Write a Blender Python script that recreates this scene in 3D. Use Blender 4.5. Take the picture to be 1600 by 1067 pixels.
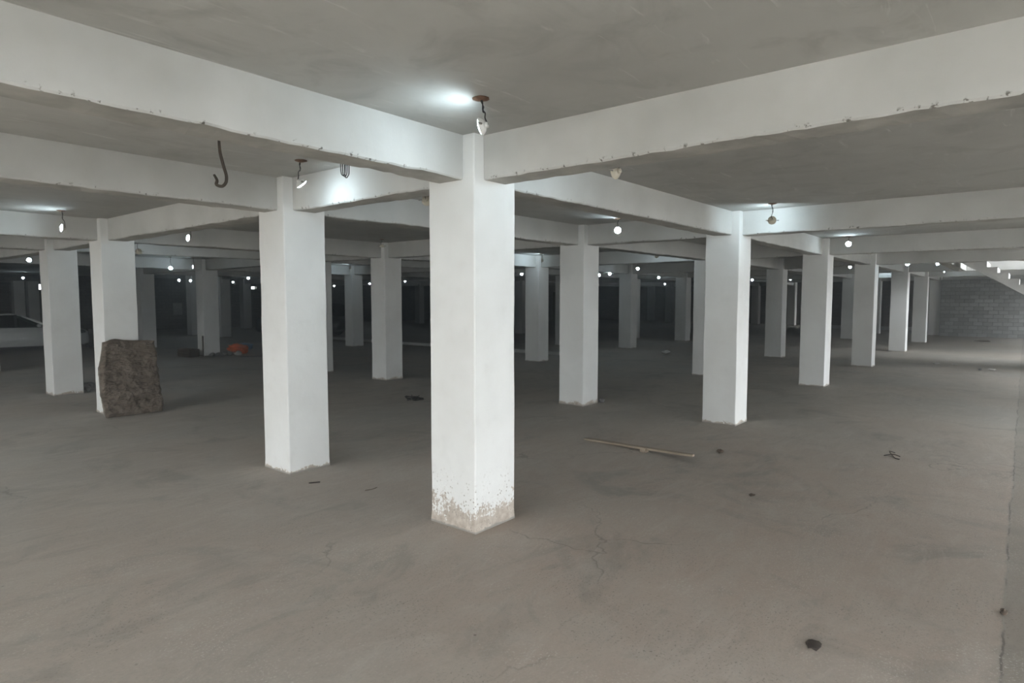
import bpy, bmesh, math, random
from mathutils import Vector, Matrix, noise
random.seed(7)
R = math.radians
SC = bpy.context.scene
COL = SC.collection
for o in list(bpy.data.objects):
    bpy.data.objects.remove(o)

# ------------------------------------------------------------------ camera, sky, exposure
cam = bpy.data.cameras.new('camera')
cam.sensor_width = 36.0
cam.lens = 978.4 / 1600 * 36
cam.clip_end = 300
co = bpy.data.objects.new('camera', cam)
COL.objects.link(co)
co.location = (-3.812, -3.521, 2.0)
co.rotation_euler = (R(90 - 3.918), 0, R(39.299 - 90))
SC.camera = co

SC.view_settings.view_transform = 'Standard'
SC.view_settings.look = 'None'
SC.view_settings.gamma = 1.0
SC.view_settings.use_curve_mapping = False
SC.view_settings.exposure = 0.07

SKY = 14.0
w = bpy.data.worlds.new('overcast_sky')
SC.world = w
w.use_nodes = True
bg = w.node_tree.nodes['Background']
bg.inputs[0].default_value = (0.92, 0.97, 1.0, 1)
bg.inputs[1].default_value = SKY


def portal(name, loc, size, normal):
    l = bpy.data.lights.new(name, 'AREA')
    l.shape = 'RECTANGLE'
    l.size, l.size_y = size
    l.cycles.is_portal = True
    o = bpy.data.objects.new(name, l)
    o.location = loc
    o.rotation_euler = Vector(normal).to_track_quat('-Z', 'Z' if abs(normal[2]) < .9 else 'Y').to_euler()
    COL.objects.link(o)


# ------------------------------------------------------------------ dimensions (metres)
ZC, ZS = 3.348, 2.986            # slab soffit, beam soffit
CW, CD = 0.529, 0.538            # column plan
BW = 0.29                        # beam width
X0, Y0 = -20.0, -7.4             # outer walls
X1, Y1 = 48.0, 40.4
HOLE = (18.8, -6.6, 23.74, -1.84)   # stairwell x0,y0,x1,y1
SIDE = [(-7.0, 1.0, 0.0, 2.95), (3.0, 11.2, 0.0, 2.95), (12.4, 17.6, 0.0, 2.95), (23.2, 29.4, 0.0, 2.95), (30.4, 36.0, 0.0, 2.95)]  # openings out of view, added and sized to light the right-hand side

XE = -10.2                         # the slab ends here; unseen open court behind it, added for daylight
portal('daylight_court', ((X0 + XE) / 2, (Y0 + 12.0) / 2, ZC + .3), (XE - X0, 12.0 - Y0), (0, 0, -1))
for a, b, z0, z1 in SIDE:
    portal('daylight_side', ((a + b) / 2, Y0, (z0 + z1) / 2), (b - a, z1 - z0), (0, 1, 0))
portal('daylight_stair', (20.55, -7.2, ZC + 1.8), (7.0, 3.0), (0, 1, 0))


# ------------------------------------------------------------------ material helpers
def mat(name):
    m = bpy.data.materials.new(name)
    m.use_nodes = True
    nt = m.node_tree
    return m, nt, nt.nodes['Principled BSDF']


def N(nt, t, **kw):
    n = nt.nodes.new(t)
    for k, v in kw.items():
        if k in n.inputs.keys():
            n.inputs[k].default_value = v
        else:
            setattr(n, k, v)
    return n


def ramp(nt, src, stops):
    n = nt.nodes.new('ShaderNodeValToRGB')
    e = n.color_ramp.elements
    while len(e) < len(stops):
        e.new(0.5)
    for q, (p, c) in zip(e, stops):
        q.position = p
        q.color = (c[0], c[1], c[2], 1) if not isinstance(c, (int, float)) else (c, c, c, 1)
    nt.links.new(src, n.inputs[0])
    return n.outputs[0]


def mix(nt, f, a, b, mode='MIX'):
    n = nt.nodes.new('ShaderNodeMix')
    n.data_type = 'RGBA'
    n.blend_type = mode
    for s, v in ((n.inputs[0], f), (n.inputs[6], a), (n.inputs[7], b)):
        if isinstance(v, (int, float)):
            s.default_value = v
        elif isinstance(v, tuple):
            s.default_value = (v[0], v[1], v[2], 1)
        else:
            nt.links.new(v, s)
    return n.outputs[2]


def mth(nt, op, a, b=0.0, c=None):
    n = nt.nodes.new('ShaderNodeMath')
    n.operation = op
    for s, v in zip(n.inputs, (a, b, c)):
        if v is None:
            continue
        if isinstance(v, (int, float)):
            s.default_value = v
        else:
            nt.links.new(v, s)
    return n.outputs[0]


def noise_t(nt, vec, scale, detail=4, rough=.55, dist=0.0):
    n = N(nt, 'ShaderNodeTexNoise', Scale=scale, Detail=detail, Roughness=rough, Distortion=dist)
    nt.links.new(vec, n.inputs['Vector'])
    return n.outputs['Fac']


def mapped(nt, vec, scale=(1, 1, 1), rot=(0, 0, 0)):
    n = nt.nodes.new('ShaderNodeMapping')
    n.inputs['Scale'].default_value = scale
    n.inputs['Rotation'].default_value = rot
    nt.links.new(vec, n.inputs['Vector'])
    return n.outputs[0]


def bump(nt, h, strength, dist=.01, normal=None):
    n = N(nt, 'ShaderNodeBump', Strength=strength, Distance=dist)
    nt.links.new(h, n.inputs['Height'])
    if normal is not None:
        nt.links.new(normal, n.inputs['Normal'])
    return n.outputs[0]


def pos(nt):
    return nt.nodes.new('ShaderNodeNewGeometry').outputs['Position']


def objc(nt):
    return nt.nodes.new('ShaderNodeTexCoord').outputs['Object']


def make_paint(column):
    m, nt, b = mat('white_paint_column' if column else 'white_paint_beam')
    p = pos(nt)
    n1 = noise_t(nt, p, 1.6, 5)
    n2 = noise_t(nt, p, 9.0, 4)
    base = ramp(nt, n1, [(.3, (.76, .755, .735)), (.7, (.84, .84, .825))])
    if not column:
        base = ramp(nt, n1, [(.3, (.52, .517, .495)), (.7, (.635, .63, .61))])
    base = mix(nt, mth(nt, 'MULTIPLY', ramp(nt, n2, [(.55, 0), (.8, 1)]), .16), base, (.52, .50, .46))
    if column:
        o = objc(nt)
        sep = nt.nodes.new('ShaderNodeSeparateXYZ')
        nt.links.new(o, sep.inputs[0])
        at = nt.nodes.new('ShaderNodeAttribute')
        at.attribute_type = 'OBJECT'
        at.attribute_name = 'wear'
        rel = mth(nt, 'DIVIDE', sep.outputs[2], at.outputs['Fac'])
        nb = noise_t(nt, o, 6.0, 3)
        ns = noise_t(nt, mapped(nt, o, (1, 1, .8)), 42.0, 3, .7)
        lim = mth(nt, 'MULTIPLY_ADD', nb, 2.6, -.55)          # ragged upper limit of the bare foot
        d = mth(nt, 'SUBTRACT', lim, rel)
        d = mth(nt, 'ADD', d, mth(nt, 'MULTIPLY', mth(nt, 'SUBTRACT', ns, .5), 2.6))
        bare = ramp(nt, d, [(.0, 0), (.12, 1)])
        foot = ramp(nt, noise_t(nt, o, 18, 4), [(.3, (.40, .335, .275)), (.7, (.60, .54, .475))])
        base = mix(nt, bare, base, foot)
        v = N(nt, 'ShaderNodeTexVoronoi', Scale=34.0, Randomness=1.0)
        nt.links.new(o, v.inputs['Vector'])
        dots = ramp(nt, v.outputs['Distance'], [(.22, 1), (.3, 0)])
        pick = ramp(nt, noise_t(nt, o, 13, 2), [(.46, 0), (.52, 1)])
        high = ramp(nt, mth(nt, 'MULTIPLY', rel, .25), [(.20, 1), (.52, 0)])
        heavy = ramp(nt, at.outputs['Fac'], [(.12, 0), (.2, 1)])
        k = mth(nt, 'MULTIPLY', mth(nt, 'MULTIPLY', dots, pick), mth(nt, 'MULTIPLY', high, heavy))
        base = mix(nt, k, base, (.36, .32, .27))
        skirt = ramp(nt, mth(nt, 'MULTIPLY_ADD', nb, .045, mth(nt, 'MULTIPLY', sep.outputs[2], -1.0)), [(-.004 + .0, 0), (.012, 1)])
        base = mix(nt, skirt, base, (.30, .28, .25))
        bh = mth(nt, 'MULTIPLY_ADD', bare, -.8, n2)
    else:
        st = noise_t(nt, mapped(nt, p, (3, 3, .35)), 2.2, 5, .6)
        base = mix(nt, mth(nt, 'MULTIPLY', ramp(nt, st, [(.5, 0), (.75, 1)]), .18), base, (.55, .53, .48))
        # small dark pits along the lower arris
        sep = nt.nodes.new('ShaderNodeSeparateXYZ')
        nt.links.new(p, sep.inputs[0])
        pit = noise_t(nt, p, 26, 3, .6)
        lowz = ramp(nt, mth(nt, 'SUBTRACT', sep.outputs[2], ZS), [(.012, 1), (.035, 0)])
        base = mix(nt, mth(nt, 'MULTIPLY', ramp(nt, pit, [(.60, 0), (.66, 1)]), lowz), base, (.16, .145, .125))
        bh = n2
    nt.links.new(base, b.inputs['Base Color'])
    b.inputs['Roughness'].default_value = .85
    nt.links.new(bump(nt, bh, .25, .012), b.inputs['Normal'])
    return m


def make_floor():
    m, nt, b = mat('dusty_screed')
    p = pos(nt)
    big = noise_t(nt, p, .35, 4, .5)
    mid = noise_t(nt, p, 1.7, 6, .62, .6)
    fin = noise_t(nt, p, 22, 5, .7)
    c = ramp(nt, big, [(.34, (.385, .365, .330)), (.52, (.42, .375, .325)), (.68, (.455, .395, .338))])
    # brown dust spread round the nearest column and the plank
    vd = nt.nodes.new('ShaderNodeVectorMath')
    vd.operation = 'DISTANCE'
    wob = N(nt, 'ShaderNodeTexNoise', Scale=.45, Detail=4.0)
    nt.links.new(p, wob.inputs['Vector'])
    nt.links.new(mix(nt, .75, p, mix(nt, 1.0, p, mix(nt, 1.0, wob.outputs['Color'], (6.0, 6.0, 0.0), 'MULTIPLY'), 'ADD')), vd.inputs[0])
    vd.inputs[1].default_value = (4.0, 1.2, 0)
    dust = ramp(nt, mth(nt, 'DIVIDE', vd.outputs['Value'], 8.0), [(.2, 1), (.85, 0)])
    c = mix(nt, mth(nt, 'MULTIPLY', dust, .85), c, (.455, .366, .305))
    c = mix(nt, ramp(nt, mid, [(.35, .0), (.75, .45)]), c, (.48, .45, .40))
    dk = noise_t(nt, p, .8, 6, .65, 1.2)
    c = mix(nt, ramp(nt, dk, [(.53, 0), (.66, .55)]), c, (.27, .248, .218))
    # trowel arcs
    wv = N(nt, 'ShaderNodeTexWave', Scale=.55, Distortion=9.0, Detail=4.0)
    wv.inputs['Detail Scale'].default_value = .8
    wv.bands_direction = 'DIAGONAL'
    nt.links.new(p, wv.inputs['Vector'])
    arc1 = noise_t(nt, mapped(nt, p, (.9, 3.0, 1), (0, 0, .75)), 1.1, 6, .68, 2.2)
    arc2 = noise_t(nt, mapped(nt, p, (.9, 3.0, 1), (0, 0, -.5)), 1.1, 6, .68, 2.2)
    sel = ramp(nt, noise_t(nt, p, .55, 2), [(.44, 0), (.56, 1)])
    arc = mix(nt, sel, arc1, arc2)
    c = mix(nt, ramp(nt, arc, [(.50, 0), (.70, .42)]), c, (.55, .51, .455))
    c = mix(nt, ramp(nt, arc, [(.28, .42), (.44, 0)]), c, (.27, .247, .216))
    c = mix(nt, ramp(nt, fin, [(.3, .2), (.55, 0)]), c, (.27, .248, .218))
    # hairline cracks, only in places
    pd = N(nt, 'ShaderNodeTexNoise', Scale=1.6, Detail=7.0)
    nt.links.new(p, pd.inputs['Vector'])
    wp = mix(nt, .42, p, pd.outputs['Color'])
    vo = N(nt, 'ShaderNodeTexVoronoi', Scale=.62)
    vo.feature = 'DISTANCE_TO_EDGE'
    nt.links.new(wp, vo.inputs['Vector'])
    ck = ramp(nt, vo.outputs['Distance'], [(.0, 1), (.0022, 0)])
    msk = ramp(nt, noise_t(nt, p, .5, 2), [(.50, 0), (.60, 1)])
    crack = mth(nt, 'MULTIPLY', ck, msk)
    c = mix(nt, mth(nt, 'MULTIPLY', crack, .55), c, (.15, .13, .11))
    # joint in the screed, the strip beyond it darker
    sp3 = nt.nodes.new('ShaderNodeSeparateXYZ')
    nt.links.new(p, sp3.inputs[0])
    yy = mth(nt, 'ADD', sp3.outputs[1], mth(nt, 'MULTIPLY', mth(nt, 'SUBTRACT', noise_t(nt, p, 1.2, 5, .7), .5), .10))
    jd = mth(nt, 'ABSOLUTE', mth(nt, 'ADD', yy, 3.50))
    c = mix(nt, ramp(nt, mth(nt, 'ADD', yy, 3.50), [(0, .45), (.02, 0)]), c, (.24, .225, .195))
    c = mix(nt, ramp(nt, jd, [(.003, .8), (.008, 0)]), c, mix(nt, ramp(nt, noise_t(nt, p, 2.1, 3), [(.45, 0), (.58, 1)]), (.36, .33, .29), (.13, .115, .10)))
    fl = noise_t(nt, p, 60, 3, .7)
    fm = noise_t(nt, p, 1.1, 4, .6)
    c = mix(nt, mth(nt, 'MULTIPLY', ramp(nt, fl, [(.56, 0), (.66, .8)]), ramp(nt, fm, [(.48, 0), (.60, 1)])), c, (.62, .59, .54))
    c = mix(nt, mth(nt, 'MULTIPLY', ramp(nt, fl, [(.34, .8), (.42, 0)]), ramp(nt, fm, [(.42, 1), (.54, 0)])), c, (.17, .15, .13))
    # specks of grit
    sp = N(nt, 'ShaderNodeTexVoronoi', Scale=7.0)
    nt.links.new(p, sp.inputs['Vector'])
    grit = mth(nt, 'MULTIPLY', ramp(nt, sp.outputs['Distance'], [(.04, 1), (.09, 0)]), ramp(nt, noise_t(nt, p, 2.4, 2), [(.6, 0), (.66, 1)]))
    c = mix(nt, mth(nt, 'MULTIPLY', grit, .7), c, (.10, .085, .07))
    nt.links.new(c, b.inputs['Base Color'])
    b.inputs['Roughness'].default_value = .82
    h = mth(nt, 'ADD', mth(nt, 'MULTIPLY', arc, .8), mth(nt, 'MULTIPLY', mid, .8))
    h = mth(nt, 'ADD', h, mth(nt, 'MULTIPLY', fin, .12))
    h = mth(nt, 'SUBTRACT', h, mth(nt, 'MULTIPLY', crack, .15))
    nt.links.new(bump(nt, h, .33, .022), b.inputs['Normal'])
    return m


def make_ceiling():
    m, nt, b = mat('grey_slab_soffit')
    p = pos(nt)
    big = noise_t(nt, p, .45, 5, .6)
    mid = noise_t(nt, p, 2.2, 6, .65, .8)
    c = ramp(nt, big, [(.35, (.40, .392, .367)), (.65, (.53, .52, .49))])
    c = mix(nt, ramp(nt, mid, [(.5, 0), (.72, .6)]), c, (.31, .302, .28))
    sc = noise_t(nt, mapped(nt, p, (1.0, 7.0, 1), (0, 0, .7)), .9, 5, .7, 1.8)
    c = mix(nt, ramp(nt, sc, [(.60, 0), (.70, .55)]), c, (.68, .665, .635))
    damp = noise_t(nt, p, .22, 3)
    c = mix(nt, ramp(nt, damp, [(.50, 0), (.62, .4)]), c, (.27, .265, .245))
    nt.links.new(c, b.inputs['Base Color'])
    b.inputs['Roughness'].default_value = .9
    nt.links.new(bump(nt, mid, .2, .015), b.inputs['Normal'])
    return m


def make_simple(name, col, rough=.7, var=.15, scale=12, metal=0.0, bumpy=0.0):
    m, nt, b = mat(name)
    o = objc(nt)
    n = noise_t(nt, o, scale, 4, .6)
    lo = tuple(max(0, x * (1 - var)) for x in col)
    hi = tuple(min(1, x * (1 + var)) for x in col)
    nt.links.new(ramp(nt, n, [(.3, lo), (.7, hi)]), b.inputs['Base Color'])
    b.inputs['Roughness'].default_value = rough
    b.inputs['Metallic'].default_value = metal
    if bumpy:
        nt.links.new(bump(nt, n, bumpy, .02), b.inputs['Normal'])
    return m


def make_block(name, lo, hi):
    m, nt, b = mat(name)
    oi = nt.nodes.new('ShaderNodeObjectInfo')
    c = ramp(nt, oi.outputs['Random'], [(0, lo), (1, hi)])
    p = pos(nt)
    n = noise_t(nt, p, 14, 5, .7)
    c = mix(nt, ramp(nt, n, [(.4, 0), (.7, .4)]), c, tuple(x * .6 for x in lo))
    nt.links.new(c, b.inputs['Base Color'])
    b.inputs['Roughness'].default_value = .95
    nt.links.new(bump(nt, n, .5, .01), b.inputs['Normal'])
    return m


def make_block_tex(name, c1, c2, mortar, axis):
    m, nt, b = mat(name)
    p = pos(nt)
    v = mapped(nt, p, (1, 1, 1), (R(90), 0, 0) if axis == 'y' else (R(90), 0, R(90)))
    sep = nt.nodes.new('ShaderNodeSeparateXYZ')
    nt.links.new(p, sep.inputs[0])
    cb = nt.nodes.new('ShaderNodeCombineXYZ')
    nt.links.new(sep.outputs[0 if axis == 'y' else 1], cb.inputs[0])
    nt.links.new(sep.outputs[2], cb.inputs[1])
    br = nt.nodes.new('ShaderNodeTexBrick')
    for k, val in (('Color1', c1), ('Color2', c2), ('Mortar', mortar)):
        br.inputs[k].default_value = (*val, 1)
    br.inputs['Scale'].default_value = 1.0
    br.inputs['Mortar Size'].default_value = .012
    br.inputs['Brick Width'].default_value = .41
    br.inputs['Row Height'].default_value = .2
    nt.links.new(cb.outputs[0], br.inputs['Vector'])
    n = noise_t(nt, p, 6, 5)
    c = mix(nt, ramp(nt, n, [(.45, 0), (.75, .45)]), br.outputs['Color'], tuple(x * .5 for x in c1))
    nt.links.new(c, b.inputs['Base Color'])
    b.inputs['Roughness'].default_value = .95
    nt.links.new(bump(nt, mth(nt, 'SUBTRACT', 1.0, br.outputs['Fac']), .6, .02), b.inputs['Normal'])
    return m


M = {}
M['column'] = make_paint(True)
M['beam'] = make_paint(False)
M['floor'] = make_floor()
M['ceiling'] = make_ceiling()
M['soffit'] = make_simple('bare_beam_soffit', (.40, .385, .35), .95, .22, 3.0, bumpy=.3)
M['block'] = make_block('grey_block', (.21, .213, .206), (.42, .423, .41))
M['mortar'] = make_simple('grey_mortar', (.12, .12, .115), .95, .2, 8)
M['dark_block'] = make_block_tex('dark_blockwork', (.20, .195, .18), (.27, .26, .24), (.14, .135, .125), 'y')
M['brown_block'] = make_block_tex('brown_blockwork', (.23, .20, .17), (.30, .265, .23), (.15, .14, .125), 'x')
M['plaster'] = make_simple('pale_plaster', (.62, .61, .585), .9, .1, 1.5)
M['shaft'] = make_simple('bare_plaster', (.45, .44, .415), .9, .1, 1.5)
M['stair'] = make_simple('whitewashed_concrete', (.62, .61, .59), .9, .12, 3, bumpy=.15)
M['ground'] = make_simple('gravel_ground', (.34, .325, .30), .95, .25, 1.2)
M['rough'] = None
M['wood'] = None
M['rust'] = make_simple('rusty_cover', (.16, .085, .05), .85, .35, 30)
M['cable'] = make_simple('dark_cable', (.035, .032, .03), .6, .2, 20)
M['brown_cable'] = make_simple('brown_cable', (.055, .042, .03), .75, .3, 30)
M['housing'] = make_simple('cream_lamp_body', (.62, .57, .46), .5, .08, 10)
M['housing_white'] = make_simple('white_lamp_body', (.82, .82, .80), .45, .04, 10)
M['clip'] = make_simple('steel_clip', (.35, .33, .30), .4, .1, 10, .8)
M['white_board'] = make_simple('white_panel', (.75, .75, .73), .6, .05, 5)
M['brown_board'] = make_simple('brown_board', (.085, .066, .048), .8, .3, 6)
M['orange'] = make_simple('orange_plastic', (.85, .20, .07), .45, .2, 9)
M['blue'] = make_simple('blue_white_plastic', (.25, .36, .48), .4, .5, 7)
M['grey_stone'] = make_simple('grey_rubble', (.22, .21, .20), .95, .3, 9, bumpy=.4)
M['paper'] = make_simple('pale_paper', (.62, .60, .57), .8, .15, 14)
M['twig'] = make_simple('dark_twig', (.07, .055, .045), .9, .3, 20)
M['leaf'] = make_simple('dry_leaf', (.12, .085, .06), .9, .3, 20)
M['shutter'] = make_simple('brown_shutter', (.06, .045, .033), .6, .25, 4)


def make_rough():
    m, nt, b = mat('raw_concrete_slab')
    o = objc(nt)
    s = noise_t(nt, mapped(nt, o, (1.2, 1, 2.6)), 2.8, 7, .75, .8)
    n = noise_t(nt, o, 9, 6, .7)
    c = ramp(nt, s, [(.32, (.10, .078, .060)), (.5, (.185, .148, .117)), (.7, (.27, .222, .18))])
    c = mix(nt, ramp(nt, n, [(.5, 0), (.75, .55)]), c, (.055, .047, .04))
    pale = noise_t(nt, o, 3.1, 5, .7)
    c = mix(nt, ramp(nt, pale, [(.56, 0), (.68, .55)]), c, (.36, .30, .24))
    nt.links.new(c, b.inputs['Base Color'])
    b.inputs['Roughness'].default_value = .95
    nt.links.new(bump(nt, mth(nt, 'ADD', s, n), .8, .03), b.inputs['Normal'])
    return m


def make_wood():
    m, nt, b = mat('dusty_plank')
    o = objc(nt)
    s = noise_t(nt, mapped(nt, o, (1, 18, 18)), 3, 5, .6, .4)
    c = ramp(nt, s, [(.3, (.27, .21, .155)), (.7, (.41, .335, .25))])
    nt.links.new(c, b.inputs['Base Color'])
    b.inputs['Roughness'].default_value = .85
    nt.links.new(bump(nt, s, .3, .004), b.inputs['Normal'])
    return m


M['rough'] = make_rough()
M['wood'] = make_wood()


def make_emit(name, col, s):
    m, nt, b = mat(name)
    b.inputs['Base Color'].default_value = (.8, .8, .8, 1)
    b.inputs['Emission Color'].default_value = (*col, 1)
    b.inputs['Emission Strength'].default_value = s
    return m


M['led'] = make_emit('lit_led_diffuser', (.72, .90, 1.0), 200.0)


def make_car_paint(name, col, rough=.25):
    m, nt, b = mat(name)
    b.inputs['Base Color'].default_value = (*col, 1)
    b.inputs['Roughness'].default_value = rough
    b.inputs['Coat Weight'].default_value = .6
    b.inputs['Coat Roughness'].default_value = .08
    n = noise_t(nt, objc(nt), 30, 3)
    nt.links.new(mix(nt, mth(nt, 'MULTIPLY', n, .12), col, tuple(x * .6 for x in col)), b.inputs['Base Color'])
    return m


def make_glass(name, tint, t):
    m, nt, b = mat(name)
    out = nt.nodes['Material Output']
    tr = nt.nodes.new('ShaderNodeBsdfTransparent')
    tr.inputs[0].default_value = (*tint, 1)
    b.inputs['Base Color'].default_value = (.01, .012, .012, 1)
    b.inputs['Roughness'].default_value = .05
    ms = nt.nodes.new('ShaderNodeMixShader')
    ms.inputs[0].default_value = t
    nt.links.new(b.outputs[0], ms.inputs[1])
    nt.links.new(tr.outputs[0], ms.inputs[2])
    nt.links.new(ms.outputs[0], out.inputs['Surface'])
    return m


M['car_white'] = make_car_paint('white_car_paint', (.72, .74, .73))
M['car_black'] = make_car_paint('black_car_paint', (.018, .02, .02), .4)
M['car_glass'] = make_glass('tinted_glass', (.62, .70, .68), .72)
M['tyre'] = make_simple('black_rubber', (.02, .02, .02), .8, .2, 10)
M['rim'] = make_simple('grey_alloy', (.45, .45, .46), .35, .05, 10, .8)
M['trim'] = make_simple('black_trim', (.025, .025, .025), .6, .1, 10)
M['headlamp'] = make_simple('clear_headlamp', (.12, .14, .15), .06, .6, 22)
M['taillamp'] = make_simple('red_taillamp', (.25, .01, .01), .15, .1, 10)


# ------------------------------------------------------------------ mesh helpers
def link(name, bm, m, parent=None, loc=None, smooth=False):
    me = bpy.data.meshes.new(name)
    bm.normal_update()
    bm.to_mesh(me)
    bm.free()
    if smooth:
        for p in me.polygons:
            p.use_smooth = True
    if m is not None:
        me.materials.append(m)
    o = bpy.data.objects.new(name, me)
    COL.objects.link(o)
    if loc is not None:
        o.location = loc
    if parent is not None:
        o.parent = parent
    return o


def tag(o, label, cat, group=None, kind=None):
    o['label'] = label
    o['category'] = cat
    if group:
        o['group'] = group
    if kind:
        o['kind'] = kind
    return o


def struct(o):
    o['kind'] = 'structure'
    return o


def empty(name, loc, rz=0.0):
    o = bpy.data.objects.new(name, None)
    o.empty_display_size = .1
    o.location = loc
    o.rotation_euler = (0, 0, rz)
    COL.objects.link(o)
    return o


def box(bm, a, b):
    x0, y0, z0 = a
    x1, y1, z1 = b
    v = [bm.verts.new(c) for c in ((x0, y0, z0), (x1, y0, z0), (x1, y1, z0), (x0, y1, z0), (x0, y0, z1), (x1, y0, z1), (x1, y1, z1), (x0, y1, z1))]
    for f in ((3, 2, 1, 0), (4, 5, 6, 7), (0, 1, 5, 4), (1, 2, 6, 5), (2, 3, 7, 6), (3, 0, 4, 7)):
        bm.faces.new([v[i] for i in f])
    return v


def bevel_all(bm, w, seg=1):
    bmesh.ops.bevel(bm, geom=list(bm.edges), offset=w, segments=seg, affect='EDGES', profile=.5)


def loft(bm, rings, cap=True, close=True):
    vs = [[bm.verts.new(c) for c in r] for r in rings]
    n = len(rings[0])
    for a, b in zip(vs, vs[1:]):
        for i in range(n if close else n - 1):
            j = (i + 1) % n
            bm.faces.new((a[i], a[j], b[j], b[i]))
    if cap:
        bm.faces.new(vs[0][::-1])
        bm.faces.new(vs[-1])
    return vs


def tube(bm, pts, r, n=6, rad=None):
    pts = [Vector(p) for p in pts]
    rings = []
    up = Vector((.3, .1, 1)).normalized()
    for i, p in enumerate(pts):
        d = (pts[min(i + 1, len(pts) - 1)] - pts[max(i - 1, 0)]).normalized()
        a = d.cross(up)
        if a.length < .05:
            a = d.cross(Vector((1, 0, 0)))
        a.normalize()
        b = d.cross(a).normalized()
        rr = rad[i] if rad else r
        rings.append([p + (a * math.cos(2 * math.pi * k / n) + b * math.sin(2 * math.pi * k / n)) * rr for k in range(n)])
    loft(bm, rings)


def smooth_path(pts, k=6):
    pts = [Vector(p) for p in pts]
    out = []
    for i in range(len(pts) - 1):
        p0, p1, p2, p3 = pts[max(i - 1, 0)], pts[i], pts[i + 1], pts[min(i + 2, len(pts) - 1)]
        for s in range(k):
            t = s / k
            out.append(.5 * ((2 * p1) + (p2 - p0) * t + (2 * p0 - 5 * p1 + 4 * p2 - p3) * t * t + (3 * p1 - p0 - 3 * p2 + p3) * t ** 3))
    out.append(pts[-1])
    return out


def lathe(bm, prof, n=16, axis_z=True):
    rings = [[(r * math.cos(2 * math.pi * k / n), r * math.sin(2 * math.pi * k / n), z) for k in range(n)] for r, z in prof]
    loft(bm, rings)


def lump(bm, c, r, sq=(1, 1, 1), seed=0, amp=.35, sub=2, freq=1.6):
    g = bmesh.ops.create_icosphere(bm, subdivisions=sub, radius=1.0)
    zs = []
    for v in g['verts']:
        p = v.co.copy()
        k = 1 + amp * noise.noise(p * freq + Vector((seed * 3.7, seed * 1.3, seed * .7)))
        v.co = Vector((p.x * sq[0], p.y * sq[1], p.z * sq[2])) * r * k
        zs.append(v.co.z)
    lo = min(zs)
    for v in g['verts']:
        v.co = v.co + Vector(c) - Vector((0, 0, lo))


def holed(bm, axis, at, thick, a0, a1, z0, z1, holes):
    """a wall across `axis`, with rectangular openings (a0,a1,z0,z1)"""
    A = sorted({a0, a1, *[h[0] for h in holes], *[h[1] for h in holes]})
    Z = sorted({z0, z1, *[h[2] for h in holes], *[h[3] for h in holes]})
    for i in range(len(A) - 1):
        for k in range(len(Z) - 1):
            ca, cz = (A[i] + A[i + 1]) / 2, (Z[k] + Z[k + 1]) / 2
            if any(h[0] < ca < h[1] and h[2] < cz < h[3] for h in holes):
                continue
            if axis == 'x':
                box(bm, (at, A[i], Z[k]), (at + thick, A[i + 1], Z[k + 1]))
            else:
                box(bm, (A[i], at, Z[k]), (A[i + 1], at + thick, Z[k + 1]))


# ------------------------------------------------------------------ the shell
bm = bmesh.new()
box(bm, (X0 - .3, Y0 - .3, -.3), (X1 + 8.3, Y1 + .3, 0))
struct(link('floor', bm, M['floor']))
bm = bmesh.new()
g = 60.0
for a, b in (((X0 - g, Y0 - g, -.4), (X0 - .3, Y1 + g, -.02)), ((X0 - .3, Y0 - g, -.4), (X1 + g, Y0 - .3, -.02))):
    box(bm, a, b)
struct(link('ground', bm, M['ground']))
# slab with the stairwell left open
bm = bmesh.new()
hx0, hy0, hx1, hy1 = HOLE
for a, b in (((XE, Y0 - .3), (hx0, Y1 + .3)), ((X0 - .3, 12.0), (XE, Y1 + .3)), ((hx1, Y0 - .3), (X1 + 8.3, Y1 + .3)), ((hx0, Y0 - .3), (hx1, hy0)), ((hx0, hy1), (hx1, Y1 + .3))):
    box(bm, (a[0], a[1], ZC), (b[0], b[1], ZC + .24))
struct(link('ceiling', bm, M['ceiling']))

# outer walls
bm = bmesh.new()
holed(bm, 'x', X0 - .3, .3, Y0, Y1, 0, ZC, [])
struct(link('wall_behind', bm, M['plaster']))
bm = bmesh.new()
holed(bm, 'y', Y0 - .3, .3, X0 - .3, X1 + 8, 0, ZC, list(SIDE))
struct(link('wall_side', bm, M['plaster']))
WIN = [(6.82, 7.08, 2.52, 2.82), (19.7, 20.1, 2.70, 2.88)]
bm = bmesh.new()
holed(bm, 'y', Y1, .3, X0 - .3, X1 + 8, 0, ZC, WIN)
struct(link('wall_left', bm, M['dark_block']))
bm = bmesh.new()
holed(bm, 'x', X1, .3, 8.3, Y1, 0, ZC, [(10.45, 10.62, 3.0, 3.25)])
struct(link('wall_far', bm, M['brown_block']))
bm = bmesh.new()
holed(bm, 'x', 42.6, .3, .6, 8.3, 0, ZC, [])
struct(link('wall_end', bm, M['brown_block']))
bm = bmesh.new()
box(bm, (42.3, .6, 0), (42.6, 8.3, .22))
struct(link('trim_1', bm, M['plaster']))
for n, (a, b, z0, z1) in enumerate(WIN):
    bm = bmesh.new()
    t = .03
    for lo, hi in (((a - t, z0 - t), (b + t, z0)), ((a - t, z1), (b + t, z1 + t)), ((a - t, z0), (a, z1)), ((b, z0), (b + t, z1))):
        box(bm, (lo[0], Y1 - .03, lo[1]), (hi[0], Y1, hi[1]))
    struct(link('window_%d' % (n + 1), bm, M['plaster']))

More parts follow.
